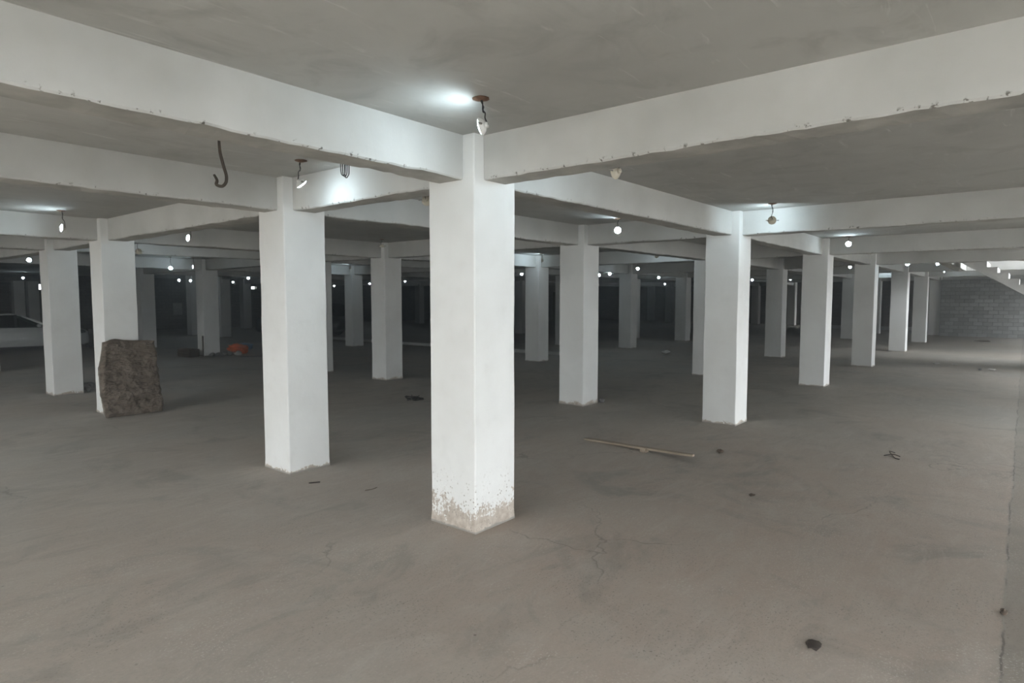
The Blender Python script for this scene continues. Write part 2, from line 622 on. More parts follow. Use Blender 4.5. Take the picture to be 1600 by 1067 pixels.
# walls of the stairwell on the storey above
bm = bmesh.new()
for a, b in (((17.0, 2.4), (24.3, 2.65)), ((16.8, -7.2), (17.0, 2.65)), ((24.1, -6.95), (24.3, 2.4))):
    box(bm, (a[0], a[1], ZC + .24), (b[0], b[1], ZC + 3.4))
box(bm, (16.8, -7.2, ZC + 3.4), (24.3, 2.65, ZC + 3.6))
struct(link('wall_stairwell', bm, M['shaft']))

# block wall at the right-hand end: every block its own piece
WX = 36.72
bm = bmesh.new()
box(bm, (WX + .022, Y0, 0), (WX + .2, .0, ZS))
wall = struct(link('wall_right', bm, M['mortar']))
bl_mesh = []
for k in range(5):
    bm = bmesh.new()
    box(bm, (0, 0, 0), (.07, .392, .182))
    for v in bm.verts:
        v.co += Vector((random.uniform(-.004, .004) if v.co.x < .01 else 0, random.uniform(-.005, .005), random.uniform(-.004, .004)))
    bevel_all(bm, .006)
    o = link('block', bm, M['block'])
    bl_mesh.append(o.data)
    bpy.data.objects.remove(o)
row_h = ZS / 15
for r_ in range(15):
    y = -.01 - (.205 if r_ % 2 else .0)
    if r_ % 2:
        pass
    k = 0
    while y > -4.7:
        o = bpy.data.objects.new('block', random.choice(bl_mesh))
        COL.objects.link(o)
        o.parent = wall
        o.location = (WX + random.uniform(-.012, .002), y - .40, r_ * row_h + .005)
        y -= .41
        k += 1
    if r_ % 2:                                  # half block at the column
        o = bpy.data.objects.new('block', bl_mesh[0])
        COL.objects.link(o)
        o.parent = wall
        o.scale = (1, .48, 1)
        o.location = (WX, -.01 - .195, r_ * row_h + .005)

# kerb strip across the middle of the hall
bm = bmesh.new()
for k in range(7):
    box(bm, (14.3, 9.0 + k * 2.1, 0), (14.5, 11.08 + k * 2.1, .12))
bevel_all(bm, .012)
struct(link('trim_2', bm, M['plaster']))

# ------------------------------------------------------------------ columns
VS = {-1: -5.62, 0: 0.0, 1: 2.84, 3: 8.46, 4: 11.49, 5: 18.18}
US = {-1: -6.02, 0: 0.0, 1: 6.04, 2: 12.0, 3: 18.1, 4: 24.2, 5: 30.4, 6: 36.8, 7: 42.6}
P = {(0, 0): (0.017, 0.014), (0, 1): (0.015, 2.881), (1, 0): (5.938, -0.07), (2, 0): (11.579, -0.061), (3, 0): (16.938, -0.117),
     (4, 0): (23.645, -0.096), (5, 0): (29.996, -0.074), (6, 0): (36.898, -0.003), (0, 3): (0.023, 8.57), (0, 4): (0.102, 11.84),
     (1, 1): (5.95, 2.768), (1, 3): (6.001, 8.483), (2, 3): (11.977, 8.319), (3, 3): (18.439, 8.596), (3, 1): (18.28, 2.815),
     (2, 1): (11.856, 2.65), (1, 4): (5.796, 11.117), (2, 5): (12.134, 18.078), (1, 5): (6.205, 18.457), (4, 3): (24.085, 8.779),
     (5, 1): (30.458, 2.964), (4, 5): (23.972, 18.494), (7, 5): (45.235, 19.419), (1, 6): (6.236, 23.913), (2, 7): (11.586, 28.362),
     (2, 8): (11.394, 31.304), (3, 9): (16.884, 36.158), (5, 9): (29.884, 33.513), (7, 4): (45.75, 12.451), (7, 3): (45.638, 9.756), (8, 6): (47.4, 22.2)}
for i in range(-1, 7):
    for j in VS:
        if j == -1 and (i in (3, 4) or i > 5):
            continue
        if (i, j) not in P and not (i == 6 and j in (5,)):
            ref = P.get((i, 0))
            P[(i, j)] = ((ref[0] if (ref and j == -1) else US[i]), VS[j])

RIGHT = 'right-hand row of white columns that starts at the one with the speckled base'
LAB = {
    (0, 0): 'nearest and largest white column, paint speckled and peeling at its base',
    (0, 1): 'second largest white column, clean base, just left of the one with speckled base',
    (0, 3): 'white column with a rough brown concrete slab leaning against its foot',
    (0, 4): 'white column standing in front of the white car',
    (1, 0): 'white column with grey mortar foot, beyond the right end of the wooden plank',
    (2, 0): 'third white column of the right-hand row, under the bright lamp',
    (3, 0): 'fourth white column of the right-hand row, counted from the speckled base',
    (4, 0): 'fifth white column of the right-hand row, counted from the speckled base',
    (5, 0): 'sixth and last but one white column of the right-hand row',
    (6, 0): 'last white column of the right-hand row, touching the grey block wall',
    (1, 1): 'white column seen just right of the nearest one, small stone at its grey foot',
    (1, 3): 'white column between the two largest ones, a dead lamp cable hanging before it',
    (2, 3): 'grey-lit column just left of the one with the small stone at its foot',
    (3, 3): 'column under a bright lamp, between the stone-foot column and the mortar-foot column',
    (4, 3): 'distant column close to the left of the mortar-foot column, dimly lit',
    (2, 1): 'half-hidden column touching the left side of the mortar-foot column in view',
    (3, 1): 'column between the mortar-foot column and the third one of the right-hand row',
    (1, 4): 'sliver of a column peeking out right behind the second largest column',
    (2, 5): 'dim column with a dark lamp at its head, right of the black car',
    (1, 5): 'dim column with orange bag and rubbish lying at its foot',
    (1, 6): 'dim column right behind the leaning slab, nose of the white car beside it',
    (2, 8): 'dark column half hidden by the left side of the rubbish-strewn column',
    (2, 7): 'dark column half hidden by the right side of the rubbish-strewn column',
    (3, 9): 'far dark column by the left wall, left of the black car',
    (5, 1): 'far column seen in the gap between third and fourth right-hand-row columns',
    (4, 5): 'far dim column in the gap just right of the nearest column',
    (5, 9): 'far dim column in the gap just left of the nearest column',
    (7, 5): 'far small column with a lit right face under two lamps',
    (8, 6): 'farthest dark column standing against the brown block wall',
    (7, 4): 'far column in the gap just right of the mortar-foot column',
    (7, 3): 'far pale column in the gap just left of the third right-hand-row column',
    (6, 1): 'far pale sliver of column between fourth and fifth right-hand-row columns',
}
WEAR = {(0, 0): .27, (0, 1): .045, (1, 0): .05, (1, 1): .07, (0, 3): .05, (0, 4): .06, (1, 3): .06}


def column(i, j, x, y):
    bm = bmesh.new()
    r = .012
    rings = []
    sd = Vector((i * 7.3, j * 3.1, 0))
    zs = [0, .04, .1, .2, .35, .55, .8, 1.1, 1.4, 1.7, 2.0, 2.3, 2.6, 2.85, ZS, 3.1, ZC]
    for z in zs:
        ring = []
        for cx, cy, sx, sy in ((0, 0, 1, 1), (CW, 0, -1, 1), (CW, CD, -1, -1), (0, CD, 1, -1)):
            jx = .006 * noise.noise(Vector((cx * 9, cy * 9, z * 2.1)) + sd)
            jy = .006 * noise.noise(Vector((cx * 9 + 5, cy * 9, z * 2.1)) + sd)
            spread = .006 * max(0, 1 - z / .08)
            px, py = cx + jx - sx * spread, cy + jy - sy * spread
            a = (px, py + sy * r, z)
            m_ = (px + sx * r * .3, py + sy * r * .3, z)
            b = (px + sx * r, py, z)
            tri = [a, m_, b]
            if (sx > 0) != (sy > 0):
                tri = tri[::-1]
            ring += tri
        rings.append(ring)
    loft(bm, rings)
    o = link('column', bm, M['column'], loc=(x, y, 0))
    o['wear'] = WEAR.get((i, j), .04)
    lab = LAB.get((i, j))
    if lab:
        tag(o, lab, 'column', 'white square columns of the hall', 'thing')
    else:
        tag(o, 'white square column standing hidden behind nearer columns or out of view', 'column', 'hidden white columns', 'thing')
    return o


for (i, j), (x, y) in sorted(P.items()):
    column(i, j, x, y)


# ------------------------------------------------------------------ beams: one per span
def beam(x0, y0, x1, y1, seed):
    a, b = Vector((x0, y0, 0)), Vector((x1, y1, 0))
    along_x = abs(x1 - x0) > abs(y1 - y0)
    d = b - a
    L = d.length
    d.normalize()
    n = Vector((0, 1 if x1 > x0 else -1, 0)) if along_x else Vector((-1 if y1 > y0 else 1, 0, 0))
    k = max(3, int(L / .075))
    rings = []
    h = BW / 2
    for s in range(k + 1):
        t = s / k
        c = a + d * (L * t)
        f = min(1.0, min(t, 1 - t) * L / .25)
        q = Vector((L * t * 1.1, seed * 5.3, 0))
        q2 = Vector((L * t * 6.0, seed * 5.3 + 40, 0))
        w1 = f * (.010 * noise.noise(q) + .004 * noise.noise(q2))
        w2 = f * (.010 * noise.noise(q + Vector((0, 9, 0))) + .004 * noise.noise(q2 + Vector((0, 9, 0))))
        z1 = f * (.012 * noise.noise(q + Vector((0, 19, 0))) + .008 * noise.noise(q2 + Vector((0, 19, 0))) + .006 * noise.noise(q2 * 3.1 + Vector((0, 19, 0))))
        z2 = f * (.012 * noise.noise(q + Vector((0, 29, 0))) + .008 * noise.noise(q2 + Vector((0, 29, 0))) + .006 * noise.noise(q2 * 3.1 + Vector((0, 29, 0))))
        t1 = .008 * noise.noise(q + Vector((0, 39, 0)))
        e = .012
        pts = [(-h + t1, ZC), (-h + w1, ZS + e + z1), (-h + w1 + e, ZS + z1), (h + w2 - e, ZS + z2), (h + w2, ZS + e + z2), (h - t1, ZC)]
        rings.append([c + n * p[0] + Vector((0, 0, p[1])) for p in pts])
    bm = bmesh.new()
    loft(bm, rings)
    bm.normal_update()
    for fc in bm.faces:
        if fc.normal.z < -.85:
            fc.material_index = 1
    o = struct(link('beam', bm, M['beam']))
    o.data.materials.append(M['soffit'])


rows = {}
for (i, j), p in P.items():
    rows.setdefault(('u', j), []).append((i, p))
    rows.setdefault(('v', i), []).append((j, p))
seed = 1
for (ax, idx), lst in sorted(rows.items()):
    lst.sort()
    for (k0, p), (k1, q) in zip(lst, lst[1:]):
        seed += 1
        if ax == 'u':
            if idx == -1 and k0 < 4 and k1 > 2 and k1 - k0 > 1:
                continue
            beam(p[0] + CW, p[1] + CD / 2, q[0], q[1] + CD / 2, seed)
        else:
            beam(p[0] + CW / 2, p[1] + CD, q[0] + CW / 2, q[1], seed)
# beams running on to the outer walls and past the stairwell
for i in range(-1, 7):
    x, y = P[(i, 0)] if i in (3, 4, 6) else P[(i, -1)]
    seed += 1
    beam(x + CW / 2, Y0, x + CW / 2, y, seed)
for j in (-1, 0, 1, 3, 4, 5):
    x, y = P[(-1, j)]
    seed += 1
    beam(XE if y < 11.7 else X0, y + CD / 2, x, y + CD / 2, seed)
for i in (-1, 0, 4):
    x, y = P[(i, 5)]
    seed += 1
    beam(x + CW / 2, y + CD, x + CW / 2, Y1, seed)
# trimmer beams round the stairwell
for y in (-1.84 + BW / 2,):
    seed += 1
    beam(17.36, y, HOLE[2], y, seed)

# ------------------------------------------------------------------ staircase
st = empty('staircase', (0, 0, 0))
tag(st, 'pale concrete staircase coming down through the slab opening by the block wall', 'staircase')
SX0, SX1 = 18.85, 21.15
rise, run = .1715, .25
ytop, ztop = -1.865, 3.59


def soff(y):
    return 3.03 + .645 * (y + 2.05)


for k in range(20):
    y1 = ytop - run * k            # riser plane above this step is y1
    zt = ztop - rise * (k + 1)
    y0 = y1 - run
    zb1, zb0 = max(0, soff(y1)), max(0, soff(y0))
    if zb1 >= zt - .03:
        zb1 = zt - .04
    bm = bmesh.new()
    j = lambda: random.uniform(-.004, .004)
    prof = [(y1, zb1), (y1, zt), (y0 + j(), zt + j()), (y0, zb0)]
    loft(bm, [[(SX0 + j(), a, b) for a, b in prof], [(SX1, a, b) for a, b in prof]])
    link('step', bm, M['stair'], st)

# ------------------------------------------------------------------ hanging lamps
NV = lambda *a: Vector(a).normalized()
fwd = Vector((.774, .633, 0))
rgt = Vector((.633, -.774, 0))


M['led_off'] = make_simple('unlit_diffuser', (.7, .7, .68), .4, .05, 10)


def proto_lamp(white):
    root = empty('ceiling_lamp', (0, 0, 0))
    bm = bmesh.new()
    n = 10
    rings = []
    for rr, z in ((.058, 0), (.060, -.006), (.03, -.016), (.012, -.02)):
        rings.append([(rr * (1 + .12 * noise.noise(Vector((k, rr * 30, 0)))) * math.cos(2 * math.pi * k / n), rr * math.sin(2 * math.pi * k / n), z) for k in range(n)])
    loft(bm, rings)
    link('ceiling_cover', bm, M['rust'], root)
    bm = bmesh.new()
    pts = smooth_path([(0, 0, 0), (.012, .006, -.2), (-.006, -.008, -.42), (.010, .004, -.6), (.02, -.004, -.78), (0, 0, -1)], 4)
    tube(bm, pts, .005, 5)
    tube(bm, [p + Vector((.008 * math.sin(i * .9), .008 * math.cos(i * .9), 0)) for i, p in enumerate(pts[:12])], .004, 4)
    link('cable', bm, M['cable'], root)
    bm = bmesh.new()
    lathe(bm, [(.014, .052), (.020, .050), (.022, .034), (.040, .026), (.054, .010), (.060, .002), (.060, -.004), (.053, -.006)], 18)
    hs = link('housing', bm, M['housing_white'] if white is True else M['housing'], root, smooth=False)
    bm = bmesh.new()
    lathe(bm, [(.001, -.0165), (.030, -.014), (.050, -.008), (.052, -.0055)][::-1], 14)
    link('diffuser', bm, M['led_off'] if white == 'off' else M['led'], hs)
    for s in (-1, 1):
        bm = bmesh.new()
        pts = [(s * .05, 0, .012), (s * .062, 0, .022), (s * .080, 0, .016), (s * .088, 0, .006)]
        tube(bm, pts, .0055, 5)
        link('spring_clip', bm, M['clip'], hs)
    return root


def kids(o):
    return [c for c in bpy.data.objects if c.parent == o]


PROTO = {}
for wh in (False, True, 'off'):
    r0 = proto_lamp(wh)
    PROTO[wh] = (r0, [(c, kids(c)) for c in kids(r0)])
USED = set()


def lamp(x, y, z, n, label, group, white=False):
    r0, ch = PROTO[white]
    first = white not in USED
    USED.add(white)
    x, y, z = x * 2, y * 2, z * 2
    drop = ZC - z
    if first:
        root, parts = r0, ch
    else:
        root = r0.copy()
        COL.objects.link(root)
        parts = []
        for c, gs in ch:
            c2 = c.copy()
            COL.objects.link(c2)
            c2.parent = root
            g2 = []
            for q in gs:
                q2 = q.copy()
                COL.objects.link(q2)
                q2.parent = c2
                g2.append(q2)
            parts.append((c2, g2))
    root.location = (x, y, ZC)
    tag(root, label, 'lamp', group)
    n = Vector(n).normalized()
    q = n.to_track_quat('-Z', 'Y')
    back = q @ Vector((0, 0, .05))
    for c, gs in parts:
        if c.name.startswith('housing'):
            c.location = (0, 0, -drop)
            c.rotation_mode = 'QUATERNION'
            c.rotation_quaternion = q
        if c.name.startswith('cable'):
            # hang from the cover down to the back of the housing
            v = Vector((0, 0, -drop)) + back
            c.rotation_mode = 'QUATERNION'
            c.rotation_quaternion = v.to_track_quat('-Z', 'Y')
            c.scale = (1, 1, v.length)
    return root


CAMH = Vector((-1.906, -1.760, 1.0))


def tocam(x, y, z, dx=0.0, dz=0.0):
    d = (CAMH - Vector((x, y, z)))
    d.z = 0
    d.normalize()
    return d + rgt * dx + Vector((0, 0, dz))


GL = 'bare LED lamps dangling from the ceiling'
LAMPS = [
    # x, y, z (camera heights), direction, label, white
    (-.30, -.31, 1.580, (-.47, .88, -.22), 'ceiling lamp hanging in the corner right above the nearest column', True),
    (-.15, 1.01, 1.560, (.60, -.20, -.75), 'white lamp with its bowl towards us, hanging above the second largest column', True),
    (.39, -.43, 1.520, (.12, .99, -.05), 'cream lamp peeking below the beam right of the nearest column', False),
    (2.79, .93, 1.575, 'cam', 'brightest glowing lamp, hanging between nearest column and mortar-foot column', False),
    (2.75, -.34, 1.555, (.80, .58, .10), 'lamp with dark round back hanging above the mortar-foot column', False),
    (5.69, -.25, 1.590, 'cam', 'bright glowing lamp above the third column of the right-hand row', False),
    (8.78, -.28, 1.610, 'away', 'small dark-backed lamp lighting the beam above the fourth right-hand-row column', False),
    (11.79, .92, 1.615, 'cam', 'glowing lamp in the gap between third and fourth right-hand-row columns', False),
    (8.81, -.41, 1.505, 'cam', 'small glowing lamp at the beam edge above the fifth right-hand-row column', False),
    (-.34, 3.98, 1.540, (-.97, -.08, .10), 'tilted glowing lamp left of the column with the leaning slab', False),
    (.49, 3.73, 1.510, (-.96, -.02, .10), 'tilted glowing lamp between the leaning-slab column and second largest column', False),
    (.55, 8.68, 1.520, 'cam', 'upper of two glowing lamps left of the column before the white car', False),
    (2.65, 18.22, 1.530, 'cam', 'lower of two glowing lamps left of the column before the white car', False),
    (.64, 5.20, 1.475, 'away', 'unlit-looking lamp at the upper right edge of the leaning-slab column', False),
    (2.46, 8.92, 1.490, 'cam', 'larger glowing lamp between leaning-slab column and rubbish-foot column', False),
    (2.77, 8.82, 1.520, (-.85, .3, 0), 'tilted lamp touching the top of the rubbish-foot column', False),
    (5.40, 15.62, 1.485, 'cam', 'left of a pair of tiny lamps before the dark block wall', False),
    (5.62, 15.45, 1.475, 'cam', 'right of a pair of tiny lamps before the dark block wall', False),
    (7.84, 17.56, 1.518, 'cam', 'tiny lamp right of the rubbish-foot column', False),
    (5.49, 12.17, 1.470, 'cam', 'tiny tilted lamp just left of the second largest column', False),
    (11.96, 18.12, 1.475, 'cam', 'tiny lamp above the black car, right of the second largest column', False),
    (11.64, 15.61, 1.505, 'cam', 'tiny lamp touching the column with the hanging dead cable', False),
    (11.71, 13.88, 1.565, 'cam', 'tiny lamp between the dead-cable column and the nearest column', False),
    (5.72, 3.90, 1.575, (-.2, .98, -.05), 'small dark lamp before the lit beam just right of the nearest column', False),
    (8.22, 6.27, 1.505, 'cam', 'tiny lamp close to the right edge of the nearest column', False),
    (9.08, 4.95, 1.475, 'cam', 'tiny lamp touching the right edge of the stone-foot column', False),
    (8.53, 4.38, 1.470, 'cam', 'lamp glowing in the dark gap right of the stone-foot column', False),
    (8.72, 3.89, 1.560, 'cam', 'bright lamp at the head of the column right of the dark gap', False),
    (11.80, 5.33, 1.610, (-.4, -1, 0), 'thin slanted lamp right of the bright lamp at a column head', False),
    (12.05, 5.10, 1.505, 'cam', 'left of a pair of far lamps left of the mortar-foot column', False),
    (12.15, 4.95, 1.525, 'cam', 'right of a pair of far lamps left of the mortar-foot column', False),
    (20.67, 9.07, 1.565, 'cam', 'tiniest lamp dot below the far pair, left of mortar-foot column', False),
    (14.78, 3.79, 1.485, 'cam', 'far lamp just right of the mortar-foot column', False),
    (17.88, 3.70, 1.575, 'cam', 'far lamp just left of the third right-hand-row column', False),
    (14.86, .88, 1.615, 'away', 'small dark lamp in the gap between fourth and fifth right-hand-row columns', False),
    (2.72, 3.94, 1.590, 'off', 'unlit lamp on a thin cable before the column between the two largest', False),
    (.46, .77, 1.530, 'away', 'dark lamp peeking out behind the left edge of the nearest column', False),
    (14.75, -.35, 1.595, (-.3, -.95, 0), 'small white lamp left of the staircase', False),
    (11.57, -.52, 1.620, 'cam', 'flat glowing lamp at beam edge left of the slab opening', False),
    (5.49, 1.91, 1.545, 'away', 'dark lamp below the beam left of the mortar-foot column', False),
    (5.66, 8.55, 1.600, (-.3, .95, -.05), 'dark lamp at the head of the column beside the black car', False),
]
for x, y, z, n, lab, wh in LAMPS:
    if n == 'cam':
        n = tocam(x, y, z, random.uniform(-.35, .35), random.uniform(-.25, .15))
    elif n == 'away':
        n = -tocam(x, y, z, random.uniform(-.3, .3), .12)
    if n == 'off':
        n = (.1, .1, -1)
        wh = 'off'
    lamp(x, y, z, n, lab, GL, wh)
for wh, (r0, ch) in PROTO.items():
    if wh not in USED:
        raise RuntimeError('unused lamp prototype')

# loose cables
bm = bmesh.new()
hx, hy = -1.86 * 1.0, .47
pts = [(0, ZC), (.0, 3.1), (.0, 2.95), (.02, 2.85), (.038, 2.78), (.034, 2.735), (.008, 2.712), (-.026, 2.722), (-.022, 2.75), (-.040, 2.785)]
path = smooth_path([Vector((hx, hy, z)) + rgt * s for s, z in pts], 5)
tube(bm, path, .010, 7, [.006 + .004 * min(1, i / 12) - .003 * max(0, (i - 38) / 8) for i in range(len(path))])
o = link('hanging_cable', bm, M['brown_cable'], smooth=True)
tag(o, 'thick brown cable hanging in a hook shape behind the left beam', 'cable')
bm = bmesh.new()
for k in range(3):
    a = k * .018
    pts = smooth_path([Vector((-.93 + a, .50, ZC)), Vector((-.93 + a, .50, 3.05)), Vector((-.925 + a, .50, 2.94 - .01 * k)), Vector((-.90 + a, .50, 2.93)), Vector((-.89 + a, .50, 2.99)), Vector((-.89 + a, .5, ZC))], 4)
    tube(bm, pts, .004, 5)
o = link('wire_loops', bm, M['cable'])
tag(o, 'small bunch of wire loops poking below the left beam near the white lamp', 'wire')

# ------------------------------------------------------------------ raw concrete slab leaning on a column
outl = [(.06, 0), (.3, .012), (.55, .0), (.80, .01), (.93, .02), (.945, .16), (.92, .40), (.925, .62), (.905, .86), (.90, 1.08), (.885, 1.27),
        (.70, 1.275), (.50, 1.285), (.42, 1.30), (.34, 1.335), (.2, 1.325), (.10, 1.30), (.075, 1.12), (.05, 1.0), (.005, .85), (.0, .6), (.0, .4), (.02, .2), (.035, .06)]


def outline_x(t):
    """left and right limits of the slab at height t"""
    xs = []
    n = len(outl)
    for i in range(n):
        (x0, z0), (x1, z1) = outl[i], outl[(i + 1) % n]
        if (z0 - t) * (z1 - t) <= 0 and abs(z1 - z0) > 1e-6:
            xs.append(x0 + (x1 - x0) * (t - z0) / (z1 - z0))
    return min(xs), max(xs)


bm = bmesh.new()
nz, nx = 70, 52
rings = []
TH = .13
for k in range(nz + 1):
    t = .022 + (1.272 - .022) * k / nz
    l, r_ = outline_x(t)
    l += .012 * noise.noise(Vector((t * 14, 3, 0)))
    r_ += .014 * noise.noise(Vector((t * 14, 9, 0)))
    front, back = [], []
    for s in range(nx + 1):
        x = l + (r_ - l) * s / nx
        e = min(1, min(s, nx - s) / 2.5, min(k, nz - k) / 2.0)
        dep = .045 * noise.noise(Vector((x * 3.4, t * 4.5, 0))) + .022 * noise.noise(Vector((x * 10, t * 14, 4))) + .012 * noise.noise(Vector((x * 24, t * 40, 8))) + .03 * (1 - e)
        dz = 0.0
        if k == nz:
            dz = (.05 * max(0, 1 - abs(x - .27) / .16)) + .015 * noise.noise(Vector((x * 16, 1, 1)))
        if k == 0:
            dz = -.022 + .012 * max(0, noise.noise(Vector((x * 9, 5, 1))))
        front.append((x, dep, t + dz))
        back.append((x, TH - .02 * (1 - e), t + dz))
    rings.append(front + back[::-1])
loft(bm, rings)
slab = link('concrete_slab', bm, M['rough'])
slab.location = (-.14, 8.22, 0)
slab.rotation_euler = (-R(7.2), 0, R(0.5))
tag(slab, 'rough brown broken concrete slab leaning against a white column', 'slab')
lo = min((slab.matrix_basis @ v.co).z for v in slab.data.vertices)
slab.location.z -= lo

# ------------------------------------------------------------------ wooden plank with a cleat
pl = empty('wooden_plank', (3.66, 1.24, 0), math.atan2(-.42 - 1.24, 3.52 - 3.66))
tag(pl, 'thin pale wooden plank lying on the floor, propped on a small cleat', 'plank')
Lp = 1.67
bm = bmesh.new()
n = 16
rings = []
tilt = .030
for k in range(n + 1):
    x = Lp * k / n
    z = x * tilt + .004 * noise.noise(Vector((x * 2, 0, 0)))
    w2 = .052 - .012 * (x / Lp) + (.008 * noise.noise(Vector((x * 4, 5, 0))))
    if k == n:
        w2 *= .5
    rings.append([(x, -w2, z), (x, w2, z), (x, w2, z + .024), (x, -w2, z + .024)])
loft(bm, rings)
link('board', bm, M['wood'], pl)
bm = bmesh.new()
box(bm, (.95, -.085, 0), (1.03, .0, .95 * tilt + .002))
box(bm, (.955, -.080, 0), (1.028, -.052, .95 * tilt + .034))
link('cleat', bm, M['wood'], pl)


# ------------------------------------------------------------------ cars
def sect(x, hw, zb, zm, zt, crown, tuck):
    """closed half-profile mirrored: list of (x,y,z) round the section"""
    half = [(hw * .80, zb), (hw * .97, zb + .05), (hw, zb + (zm - zb) * .55), (hw * .985, zm), (hw * tuck, zt), (hw * tuck * .6, zt + crown * .75), (0, zt + crown)]
    right = [(x, -y, z) for y, z in half]
    left = [(x, y, z) for y, z in half[:-1]][::-1]
    return right + left


def car(name, loc, rz, L, W, H, belt, hood, paint, suv, label):
    root = empty(name, loc, rz)
    tag(root, label, 'car')
    hw = W / 2
    f = L / 2
    # lower body, front at +x
    S = [(-f, .80, .42, .62, .78), (-f + .06, .90, .30, .72, belt - .06), (-f + .4, .97, .22, .75, belt), (-f + 1.3, 1.0, .20, .74, belt), (0, 1.0, .19, .72, belt - .01),
         (f - 1.45, 1.0, .19, .70, belt - .02), (f - 1.1, .99, .20, .68, hood + .03), (f - .6, .95, .20, .62, hood - .03), (f - .22, .86, .20, .55, hood - .12), (f - .05, .72, .24, .48, hood - .22), (f, .55, .32, .44, hood - .32)]
    bm = bmesh.new()
    loft(bm, [sect(x, hw * k, zb, zm, zt, .03, .90) for x, k, zb, zm, zt in S])
    body = link('body', bm, paint, root, smooth=True)
    # roof and pillars (open frame), glass panes between
    if suv:
        bx = [(-f + .12, belt), (-f + .42, H - .10), (-.2, H), (f - 2.2, H - .04), (f - 1.35, belt - .02)]
    else:
        bx = [(-f + .55, belt), (-f + 1.25, H - .08), (-.25, H), (f - 2.15, H - .07), (f - 1.25, belt - .03)]
    (xa, za), (xb, zb_), (xc, zc), (xd, zd), (xe, ze) = bx
    rw = hw * .74
    lw = hw * .89
    bm = bmesh.new()
    loft(bm, [[(x, -rw, z - .05), (x, -rw * .8, z - .005), (x, 0, z + .012), (x, rw * .8, z - .005), (x, rw, z - .05), (x, 0, z - .035)]
              for x, z in ((xb, zb_), ((xb + xc) / 2, (zb_ + zc) / 2 + .02), (xc, zc), ((xc + xd) / 2, (zc + zd) / 2 + .015), (xd, zd))])
    link('roof', bm, paint, root, smooth=True)

    def strip(p, q, w, name='pillar', m=paint):
        bm = bmesh.new()
        p, q = Vector(p), Vector(q)
        d = (q - p).normalized()
        s = Vector((1, 0, 0)) if abs(d.x) < .8 else Vector((0, 0, 1))
        o_ = Vector((0, .03 if p.y > 0 else -.03, 0))
        loft(bm, [[a - s * w, a + s * w, a + s * w - o_, a - s * w - o_] for a in (p, q)])
        return link(name, bm, m, root)
    mid = -.12 if not suv else .1
    for s in (-1, 1):
        strip((xa, s * lw, za), (xb, s * rw, zb_ - .04), .07)
        strip((xe, s * lw, ze), (xd, s * rw, zd - .04), .04)
        strip((mid, s * lw, belt - .02), (mid, s * rw, zc - .05), .045, 'pillar', M['trim'])
        top = lambda x: zb_ + (zc - zb_) * (x - xb) / (xc - xb) if x < xc else zc + (zd - zc) * (x - xc) / (xd - xc)
        for (u0, u1, v0, v1) in ((xa + .12, mid - .05, xb + .04, mid - .05), (mid + .05, xe - .12, mid + .05, xd - .04)):
            bm = bmesh.new()
            q = [(u0, s * lw * .995, belt - .01), (u1, s * lw * .995, belt - .02), (v1, s * rw, top(v1) - .06), (v0, s * rw, top(v0) - .06)]
            vs = [bm.verts.new(c) for c in q]
            vs2 = [bm.verts.new((c[0], c[1] - s * .006, c[2])) for c in q]
            bm.faces.new(vs)
            bm.faces.new(vs2[::-1])
            for a in range(4):
                b = (a + 1) % 4
                bm.faces.new((vs[a], vs[b], vs2[b], vs2[a]))
            link('side_window', bm, M['car_glass'], root)
        bm = bmesh.new()
        box(bm, (f - 1.75, s * lw - .0 if s > 0 else -lw - .18, belt + .0), (f - 1.62, s * lw + .18 if s > 0 else -lw, belt + .12))
        bevel_all(bm, .03)
        link('mirror', bm, paint, root)
        for hx_ in (-.55, .55):
            bm = bmesh.new()
            box(bm, (hx_, s * hw * .975 - .02, belt - .17), (hx_ + .17, s * hw * .975 + .025, belt - .14))
            bevel_all(bm, .008)
            link('door_handle', bm, paint, root)
        bm = bmesh.new()
        lump(bm, (f - .36, s * hw * .74, hood - .30), .22, (1.0, .55, .42), 3, .1, 2)
        link('headlight', bm, M['headlamp'], root, smooth=True)
        bm = bmesh.new()
        lump(bm, (-f + .14, s * hw * .72, belt - .30), .16, (.6, .7, .8), 4, .1, 2)
        link('taillight', bm, M['taillamp'], root, smooth=True)
        bm = bmesh.new()
        lump(bm, (f - .18, s * hw * .58, .30), .09, (.9, .8, .7), 5, .05, 2)
        link('fog_light', bm, M['trim'], root, smooth=True)
        bm = bmesh.new()
        box(bm, (-f + 1.35, s * hw * .93 - .03, .185), (f - 1.4, s * hw * .93 + .03, .25))
        link('sill', bm, M['trim'], root)
    for nm, (pa, pb) in (('windscreen', ((xe - .04, ze), (xd + .02, zd - .03))), ('rear_window', ((xa + .04, za), (xb - .02, zb_ - .03)))):
        bm = bmesh.new()
        loft(bm, [[(p[0], -k, p[1]), (p[0], 0, p[1] + .02), (p[0], k, p[1]), (p[0] - .006, 0, p[1] + .012)] for p, k in ((pa, lw * .96), (pb, rw * .96))])
        link(nm, bm, M['car_glass'], root)
    wr = .31 if not suv else .35
